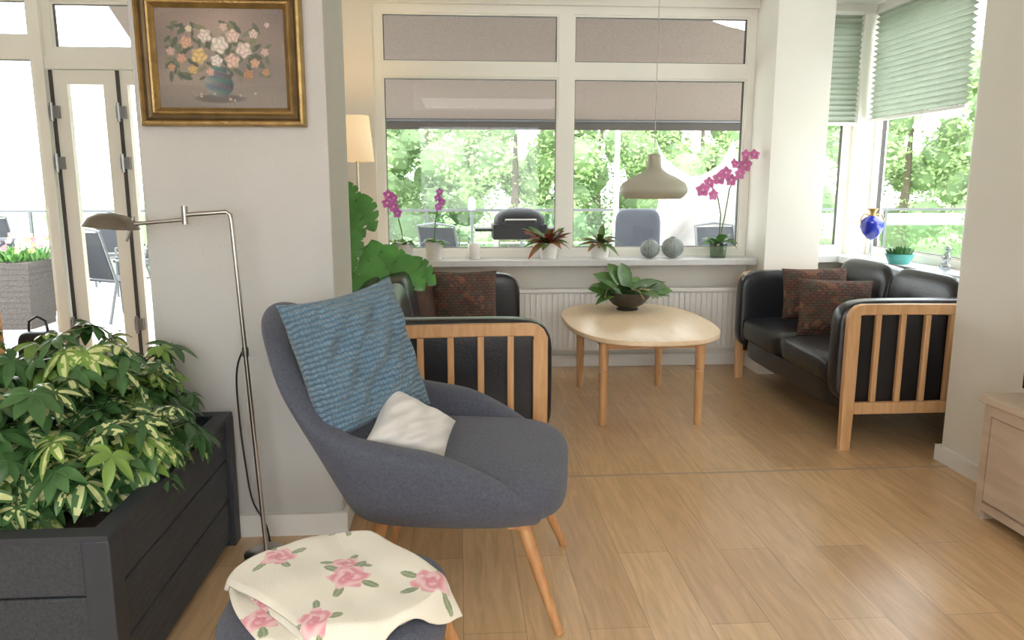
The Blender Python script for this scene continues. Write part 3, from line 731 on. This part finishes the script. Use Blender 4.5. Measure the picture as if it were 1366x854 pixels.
m=MB(); m.lathe([(0,0),(.11,0),(.14,.24),(.15,.25),(.14,.255),(.13,.23),(0,.22)],28); m.obj('pot',mat('grey_pot',(120,118,114),.6,var=.08),p)
mf=MB();ms=MB()
spec=[((.06,-.05,1.28),.19,.3),((.17,.0,1.23),.16,-.2),((.0,-.1,1.10),.17,.6),((.14,-.12,1.06),.15,.2),((.22,-.05,.98),.18,-.3),((.12,-.20,.95),.18,.3),((.06,.1,1.30),.15,-.5),((.30,-.05,.95),.18,-.6),((.05,-.25,.90),.18,.8),((.24,-.15,.91),.18,.0),((-.1,0,1.15),.16,.9),((.38,-.08,.90),.18,-.5),((.10,-.05,1.15),.14,-.5),((.44,-.02,.88),.16,-.7),((.2,-.25,.84),.17,.4)]
for (q,L,ang) in spec:
    q=V(q); ms.tube([(0,0,.22),(q.x*.3,q.y*.3,q.z*.6),q],.006,6)
    monleaf(mf,q,(-sin(ang)+.25,-.25,-.8*cos(ang)+.15),(U(-.1,.3),-.85,.5),L,L*.95)
mf.obj('foliage',m_mon,p); ms.obj('stem',m_stem,p)
# ------------------------------------------------------------------ sill plants
SZ=.80
m_pink=mat('orchid_pink',(210,120,172),.5,var=.25,vscale=50,transl=.3); m_purp=mat('orchid_purple',(190,106,184),.5,var=.2,vscale=50,transl=.3); m_lt=mat('orchid_pale_pink',(240,200,218),.5,var=.1,vscale=50)
m_ol=mat('broad_green_leaf',(102,150,78),.4,var=.2,vscale=12,transl=.2)
def flower(m,c,r,f,mi=0,mi2=1):
    f=V(f).normalized(); a=f.cross(V((0,0,1))).normalized(); b=a.cross(f)
    for k in range(5):
        t=pi/2+2*pi*k/5; d=a*cos(t)+b*sin(t)+f*.15; m.leaf(c,d,f,r,r*.85,0,seg=4,mi=mi,fold=.05,pw=.9)
    m.sphere(V(c)+f*r*.12,r*.2,6,4,mi=mi2)
def orchid(loc,label,potr,poth,mpot,stems,fm,fr=.03,nleaf=6,LL=.14):
    p=thing('potted_orchid',label,'plant',loc)
    m=MB(); m.lathe([(0,0),(potr*.8,0),(potr*.86,.004),(potr,poth),(potr*.93,poth),(potr*.9,poth-.015),(0,poth-.015)],26); m.obj('pot',mpot,p)
    m=MB()
    for i in range(nleaf):
        a=2*pi*i/nleaf+U(-.3,.3); d=V((cos(a),sin(a)*.7,U(.4,1.0))); m.leaf((0,0,poth-.01),d,(0,0,1),LL*U(.8,1.15),LL*.40,U(.4,.9))
    m.obj('foliage',m_ol,p)
    for pts_,fl_ in stems:
        ms=MB(); ms.tube(pts_,.0042,6); ms.obj('stem',m_stem,p)
        for q in fl_: mf=MB(); flower(mf,(0,0,0),fr*U(.85,1.15),(U(-.5,.5),-1,U(-.1,.3))); mf.obj('flower',[fm,m_lt],p,loc=q)
m_potg=mat('grey_white_pot',(215,213,206),.5,var=.06,vscale=30)
Ys=5.25
orchid((-.38,Ys,SZ),'purple orchid in grey pot on window sill',.068,.105,m_potg,[([(0,0,.09),(-.01,-.02,.2),(-.04,-.03,.34),(-.08,-.04,.44)],[(-.09,-.05,.44),(-.05,-.06,.42),(-.10,-.05,.385),(-.055,-.06,.36),(-.03,-.05,.32)])],m_purp,.034,7,.17)
orchid((-.17,Ys-.01,SZ),'small purple orchid in pale pot on window sill',.062,.12,m_potg,[([(0,0,.09),(.01,-.02,.25),(.04,-.03,.40),(.045,-.03,.46)],[(.045,-.04,.46),(.03,-.04,.42),(.06,-.04,.395),(.035,-.04,.36)])],m_purp,.028,6,.13)
orchid((1.83,Ys,SZ),'tall pink moth orchid in a glass pot on sill',.06,.10,glassmat('greenish_glass',(190,205,190),.15),[([(0,0,.09),(.0,-.02,.3),(-.03,-.03,.42),(-.09,-.05,.50)],[(-.15,-.06,.47),(-.10,-.04,.52),(-.04,-.07,.55),(.01,-.05,.59),(-.08,-.07,.44)]),([(0,0,.09),(.03,-.02,.3),(.05,-.03,.48),(.10,-.05,.60),(.17,-.06,.67)],[(.05,-.05,.54),(.10,-.07,.58),(.07,-.04,.65),(.14,-.06,.64),(.13,-.08,.71),(.20,-.06,.71)])],m_pink,.046,8,.22)
m_brg=mat('bromeliad_green',(94,118,62),.4,var=.3,vscale=12,transl=.2); m_brr=mat('bromeliad_red',(164,76,62),.4,var=.3,vscale=12,transl=.2)
def brom(loc,label,r,h,LL,n):
    p=thing('potted_croton',label,'plant',loc)
    m=MB(); m.lathe([(0,0),(r*.78,0),(r*.84,.004),(r,h),(r*.93,h),(r*.9,h-.012),(0,h-.012)],26); m.obj('pot',m_white,p)
    m=MB()
    for i in range(n):
        a=U(0,2*pi); d=V((cos(a),sin(a)*.8,U(.15,1.5))); m.leaf((0,0,h-.01),d,(0,-.3,1),LL*U(.7,1.1),LL*.27,U(.1,.7),mi=random.choice((0,0,1)),mi2=random.choice((0,0,1)),pw=.9)
    m.obj('foliage',[m_brg,m_brr],p)
brom((.62,Ys-.01,SZ),'red and green leafed plant in white pot on sill',.066,.11,.22,34)
brom((.985,Ys,SZ),'reddish rosette plant in white pot on the sill',.068,.11,.17,30)
c=thing('candle_holder','small white ceramic candle cup on the sill','candle',(.105,Ys,SZ))
m=MB(); m.lathe([(0,0),(.036,0),(.042,.008),(.042,.10),(.038,.108),(.034,.108),(.034,.02),(0,.02)],24); m.obj('cup',m_white,c)
m=MB(); m.lathe([(0,.09),(.033,.09)],18); m.tube([(0,0,.088),(0,0,.105)],.0015,5); m.obj('candle',mat('wax',(240,232,215),.5,var=.02),c)
m_v=mat('grey_green_stoneware',(144,152,148),.45,var=.15,vscale=20,bump=.5,bscale=60)
for x,rr,lab in ((1.335,.066,'round ribbed grey-green stoneware vase on sill'),(1.495,.074,'larger round ribbed grey-green vase on the sill')):
    m=MB(); prof=[]
    for k in range(17):
        ph=-pi/2+pi*.94*k/16; prof.append((rr*max(.02,cos(ph))*(1+.02*(k%2)),rr*.98+rr*.98*sin(ph)))
    prof+=[(rr*.22,rr*2.02),(rr*.17,rr*2.02),(rr*.15,rr*1.8)]
    m.lathe(prof,40,rip=.03,nr=20); m.obj('vase',m_v,loc=(x,Ys-.02,SZ+.001),label=lab,cat='vase')
v=thing('glass_vase','cobalt blue glass vase with gold neck on clear foot','vase',(2.86,5.10,.80))
m_cob=mat('cobalt_glass',(26,40,150),.08,var=.1,spec=.8)
m=MB(); m.lathe([(.0,0),(.045,0),(.045,.006),(.012,.018),(.009,.05),(.012,.09),(.009,.12),(.014,.135)],26); m.obj('foot',glassmat('clear_crystal',(235,240,245),.25),v)
m=MB(); m.lathe([(.0,.13),(.03,.14),(.062,.18),(.078,.22),(.075,.26),(.05,.285),(.022,.295)],32); m.obj('body',m_cob,v)
m=MB(); m.lathe([(.022,.295),(.018,.31),(.024,.33),(.036,.345),(.032,.346),(.018,.325)],26); m.obj('neck',m_gold,v)
for sg in (-1,1): m=MB(); m.tube([(sg*.02,0,.3),(sg*.06,0,.31),(sg*.085,0,.27),(sg*.075,0,.23)],.005,8); m.obj('handle',m_gold,v)
s=thing('succulent_bowl','green succulents in turquoise ceramic bowl on the sill','plant',(2.86,4.74,.80))
m=MB(); m.lathe([(0,0),(.06,0),(.065,.01),(.085,.055),(.088,.065),(.08,.065),(.07,.04),(0,.04)],28); m.obj('bowl',mat('turquoise_glaze',(92,176,172),.25,var=.15,vscale=20),s)
m=MB()
for i in range(110):
    a=U(0,6.28); rr=.07*math.sqrt(R_()); m.leaf((rr*cos(a),rr*sin(a),.05),(cos(a)*rr*9,sin(a)*rr*9,1),(cos(a),sin(a),.1),U(.05,.085),.014,.05,seg=3)
m.obj('foliage',mat('succulent_green',(74,120,66),.5,var=.2,vscale=30),s)
g=thing('glass_figurine','small clear glass bird figurine on the sill','figurine',(2.87,4.28,.80))
m=MB(); m.sup((0,0,.03),(.03,.04,.03),1,1); m.sup((0,-.005,.085),(.022,.028,.035),1,1); m.obj('body',glassmat('figurine_glass',(205,212,218),.35),g)
m=MB(); m.sphere((0,-.015,.135),.02); m.tube([(0,-.03,.135),(0,-.052,.13)],[.006,.001],8); m.obj('head',glassmat('figurine_glass_b',(190,200,210),.4),g)
# ------------------------------------------------------------------ far-left indoor chair and bag
c=thing('dining_armchair','wooden armchair with blue-grey padded seat near terrace door','chair',(-2.90,4.35,0),radians(20))
for x in (-.25,.25):
    for y in (-.24,.24):
        m=MB(); m.tube([(x,y,0),(x*.96,y*.96,.62 if y<0 else .80)],[.015,.02],12); m.obj('leg',m_beech,c)
m=MB(); m.sup((0,0,.43),(.25,.25,.05),.4,.3); m.obj('seat',m_grey,c)
m=MB(); m.sup((0,.23,.68),(.25,.04,.16),.4,.3); m.obj('backrest',m_grey,c)
for x in (-.25,.25):
    m=MB(); m.tube([(x,-.27,.63),(x,0,.65),(x,.22,.64)],.02,10); m.obj('armrest',m_beech,c)
b=thing('handbag','black shoulder bag standing by the terrace door','bag',(-2.66,4.90,0))
m=MB(); m.sup((0,0,.20),(.11,.08,.20),.4,.4); m.obj('body',m_black,b)
m=MB(); m.tube([(-.06,0,.38),(-.05,0,.46),(0,0,.49),(.05,0,.46),(.06,0,.38)],.008,8); m.obj('handle',m_black,b)
# ------------------------------------------------------------------ exterior
m_tile=mat('terrace_tiles',(196,194,190),.8,var=.06,vscale=1.5)
m_grass=mat('lawn_grass',(140,165,105),.95,var=.25,vscale=3)
m=MB(); m.bb((-14,5.62,-.2),(9,12.3,-.1)); st(m,'floor_terrace',m_tile,smooth=False)
m=MB(); m.bb((-60,12.3,-.6),(60,80,-.5)); m.bb((9,-10,-.6),(60,12.3,-.5)); st(m,'ground',m_grass,smooth=False)
m_alu=mat('railing_metal',(100,102,104),.4,.6,var=.04)
r=thing('terrace_railing','glass terrace railing with grey metal posts','railing',(0,12.1,-.1))
m=MB(); m.bb((-14,-.025,1.0),(9,.025,1.04)); m.obj('top_rail',m_alu,r)
m=MB(); m.bb((-14,-.005,.1),(9,.005,.96)); m.obj('glass_panel',glassmat('railing_glass',(225,238,232),.12),r)
for i in range(16):
    m=MB(); m.bb((-14+i*1.5-.02,-.02,0),(-14+i*1.5+.02,.02,1.0)); m.obj('post',m_alu,r)
m_awn=mat('brown_awning_cloth',(116,104,95),.9,var=.22,vscale=70,stretch=(1,3,1),transl=.08)
aw=thing('awning','brown-grey fabric awning stretched over the terrace','awning',(.9,5.7,2.85))
m=MB()
def sm(a,b,x):
    t=max(0,min(1,(x-a)/(b-a))); return t*t*(3-2*t)
def af(u,v):
    xr=1.0+1.5*sm(.14,.42,v)
    return (-3.4+u*(3.4+xr), v*1.75, -.15-.78*v- .03*sin(pi*v))
m.grid(af,40,40); m.obj('canopy',m_awn,aw)
m=MB(); m.grid(lambda u,v:(-3.4+u*5.8,1.76+.006*sin(u*60),-.93-.09*v),80,3); m.obj('valance',mat('awning_valance',(76,70,66),.9,var=.05,transl=.08),aw)
m=MB(); m.tube([(-3.4,1.75,-.93),(2.4,1.75,-.93)],.02,8); m.obj('front_rail',m_alu,aw)
m_fo=mat('tree_foliage',(172,194,140),.8,var=.28,vscale=1.2,transl=.25); m_fo2=mat('tree_foliage_dark',(134,158,114),.8,var=.28,vscale=1.2,transl=.15)
m_bark=mat('tree_bark',(102,90,78),.9,var=.2)
def treemesh(seed,mt,n=9500,hh=5.4,rad=2.3):
    rn=random.Random(seed); m=MB(); cl=[]
    for k in range(34):
        a=rn.uniform(0,6.28); z=rn.uniform(.0,hh); rr=rad*(1-.35*abs(z/hh-.4))*rn.uniform(.2,1); cl.append((rr*cos(a),rr*sin(a),z,rn.uniform(.5,.95)))
    for c in cl: m.sup(c[:3],(c[3]*.62,)*3,1,1,None,8,6,1)
    for k in range(n):
        c=rn.choice(cl); d=V((rn.gauss(0,1),rn.gauss(0,1),rn.gauss(0,1))).normalized()
        p=V(c[:3])+d*c[3]*rn.uniform(.6,1.1); s=rn.uniform(.04,.10)
        a=V((rn.gauss(0,1),rn.gauss(0,1),rn.gauss(0,.6))).normalized(); b=a.cross(d+V((.1,0,.5))).normalized()
        m.add([p-a*s,p-b*s*.5,p+a*s,p+b*s*.5],[[0,1,2,3]],0)
    return m.obj('foliage',[mt,m_fo2],smooth=False)
def tree(label,loc,fo,sc=1,rz=0,first=None):
    t=thing('tree',label,'tree',loc,rz,'garden trees'); t.scale=(sc,sc,sc)
    m=MB(); m.tube([(0,0,0),(.1,0,1.5),(0,.1,3.5)],[.16,.12,.05],8); m.obj('trunk',m_bark,t)
    if first: fo.parent=t
    else:
        f=fo.copy(); f.parent=t; C.objects.link(f)
f1=treemesh(1,m_fo); f2=treemesh(2,m_fo2,8000)
spots=[(-3.2,17.5,.85,1),(1.2,17.0,.85,1),(5.6,17.2,.88,1),(10.2,17.0,.9,1),(-1.0,23.5,1.05,2),(4.4,24,1.1,2),(10.0,24,1.15,2),(13.0,12.4,.85,1),(13.8,7.6,.85,2),(16,20,1.15,2),(19,13.5,1.1,1)]
seen=set()
for (x,y,sc,ty) in spots:
    tree('leafy light green deciduous tree beyond the terrace' if ty==1 else 'darker green leafy tree beyond the terrace',(x,y,-.55),f1 if ty==1 else f2,sc,U(0,6),ty not in seen); seen.add(ty)
m_tx=mat('dark_textilene',(50,52,56),.8,var=.08)
def gchair(loc,rz,label):
    c=thing('garden_chair',label,'chair',loc,rz,'terrace chairs')
    for x in (-.26,.26):
        m=MB(); m.tube([(x,-.25,0),(x,-.23,.62),(x,.2,.64)],.016,8); m.obj('arm_frame',m_alu,c)
    m=MB()
    m.tube([(-.26,.3,0),(-.25,.18,.42),(-.24,.32,.95),(0,.34,.98),(.24,.32,.95),(.25,.18,.42),(.26,.3,0)],.016,8)
    m.obj('back_frame',m_alu,c)
    m=MB(); m.bb((-.24,-.22,.415),(.24,.2,.43)); m.obj('seat',m_tx,c)
    m=MB(); m.box((0,.26,.69),(.46,.012,.5),Euler((radians(-15),0,0)).to_matrix()); m.obj('backrest',m_tx,c)
    return c
g1=gchair((-3.65,8.3,-.1),radians(150),'grey metal garden chair with dark mesh seat on terrace')
dup(g1,(-5.2,9.3,-.1),radians(120)); dup(g1,(-4.9,11.2,-.1),radians(20)); dup(g1,(-6.4,11.2,-.1),radians(60)); dup(g1,(3.0,8.3,-.1),radians(10)); dup(g1,(-4.0,10.0,-.1),radians(-30)); dup(g1,(-.1,9.0,-.1),radians(150))
t=thing('garden_table','dark round garden table on the terrace','table',(-6.2,10.1,-.1))
m=MB(); m.lathe([(0,.70),(.5,.70),(.52,.71),(.5,.725),(0,.73)],30); m.obj('table_top',m_tx,t)
for k in range(4):
    m=MB(); m.tube([(.4*cos(k*pi/2+.7),.4*sin(k*pi/2+.7),0),(.25*cos(k*pi/2+.7),.25*sin(k*pi/2+.7),.7)],.015,8); m.obj('leg',m_alu,t)
p=thing('flower_planter','tall grey-brown wicker planter with pink flowers on terrace','planter',(-4.45,7.9,-.1))
m=MB()
for k in range(12):
    w=.23+.06*k/11; m.box((0,0,.03+k*.055),(2*w,2*w,.056))
m.obj('wicker_basket',mat('grey_wicker',(80,74,70),.85,var=.3,vscale=60,bump=.6,bscale=60),p)
m=MB()
for i in range(260):
    a=U(0,6.28);rr=.3*math.sqrt(R_()); m.leaf((rr*cos(a),rr*sin(a),.66),(U(-.6,.6),U(-.6,.6),1),(1,0,0),U(.08,.2),.05,.2,seg=3)
m.obj('foliage',m_ol,p)
my=mat('flower_yellow',(190,164,104),.6,var=.1); mp2=mat('flower_dusty_pink',(168,110,122),.6,var=.15,vscale=30); mp3=mat('flower_mauve',(190,150,160),.6,var=.15,vscale=30)
for i in range(46):
    a=U(0,6.28);rr=.32*math.sqrt(R_()); m=MB(); flower(m,(0,0,0),.035,(U(-.4,.4),-.7,.6)); m.obj('flower',[random.choice((mp2,mp3,my,mp2)),my],p,loc=(rr*cos(a),rr*sin(a),U(.76,.92)))
# barbecue
m_bbq=mat('black_grill_enamel',(22,23,26),.6,var=.05,spec=.25)
b=thing('barbecue_grill','black lidded barbecue grill standing on the terrace','grill',(.60,7.6,-.1))
m=MB(); m.sup((0,0,1.05),(.25,.2,.14),.9,.5,n=36,m=14); m.obj('lid',m_bbq,b)
m=MB(); m.bb((-.27,-.19,.88),(.27,.19,1.03)); m.obj('body',m_bbq,b,bev=.02)
m=MB(); m.tube([(-.15,-.2,1.06),(-.15,-.25,1.08),(.15,-.25,1.08),(.15,-.2,1.06)],.008,8); m.obj('handle',m_chrome,b)
for x in (-1,1):
    m=MB(); m.bb((min(x*.27,x*.44),-.15,.96),(max(x*.27,x*.44),.15,.985)); m.obj('side_shelf',m_bbq,b)
for x in (-.22,.22):
    for y in (-.15,.15):
        m=MB(); m.tube([(x*1.3,y,0),(x,y,.92)],.014,8); m.obj('leg',m_chrome,b)
m_par=mat('pale_canvas',(170,166,162),.9,var=.06,vscale=5)
p=thing('folded_parasol','pale canvas sail hanging slack beside a white pole','parasol',(2.35,8.9,-.1))
m=MB(); m.tube([(-.50,0,0),(-.50,0,2.4)],.03,10); m.obj('pole',m_white,p)
m=MB()
m.grid(lambda u,v:(-.05+.95*u+.1*sin(v*5), .08*sin(u*14+v*4), .35+((1.60-1.1*(u*(1-u))*1.6 +.0)*(1-v))+.0),40,20); m.obj('canopy',m_par,p)
l=thing('lounge_chair','grey padded lounge chair standing upright on the terrace','chair',(1.9,8.0,-.1),radians(-20))
m=MB(); m.sup((0,.0,.86),(.24,.06,.30),.4,.4,n=28,m=14)
m.obj('backrest',mat('slate_cushion',(72,76,84),.9,var=.1),l)
m=MB(); m.sup((0,-.28,.45),(.25,.28,.06),.5,.4); m.obj('seat',m_tx,l)
for x in (-.22,.22):
    m=MB(); m.tube([(x,.1,0),(x,.05,.6)],.015,8); m.obj('leg',m_alu,l)
    m=MB(); m.tube([(x,-.5,0),(x,-.5,.42)],.015,8); m.obj('leg',m_alu,l)
l=thing('garden_lantern','white garden lantern post on the terrace','lantern',(.18,10.4,-.1))
m=MB(); m.tube([(0,0,0),(0,0,1.1)],.02,8); m.obj('post',m_alu,l)
m=MB(); m.lathe([(0,1.08),(.045,1.08),(.05,1.2),(.02,1.25),(0,1.26)],16); m.obj('lamp_head',m_white,l)
# ------------------------------------------------------------------ lights
w=bpy.data.worlds.new('sky'); bpy.context.scene.world=w; w.use_nodes=True; nt=w.node_tree; bg=nt.nodes['Background']
bg.inputs['Color'].default_value=(.94,.975,1.0,1); bg.inputs['Strength'].default_value=7.6
def area(loc,rot,sx,sy,e,col=(1,1,1)):
    l=bpy.data.lights.new('area_light','AREA'); l.shape='RECTANGLE'; l.size=sx; l.size_y=sy; l.energy=e; l.color=col
    o=bpy.data.objects.new('fill_light',l); C.objects.link(o); o.location=loc; o.rotation_euler=rot; return o
area((.5,-.8,2.5),(0,0,0),2.0,1.4,26,(1,.98,.95))  # unseen fill lamp added behind the camera to brighten the room
l=bpy.data.lights.new('lamp_bulb_light','POINT'); l.energy=7; l.color=(1,.75,.45); l.shadow_soft_size=.04
o=bpy.data.objects.new('lamp_bulb_light',l); C.objects.link(o); o.location=(-.64,4.98,1.64)
bpy.context.scene.view_settings.view_transform='Standard'
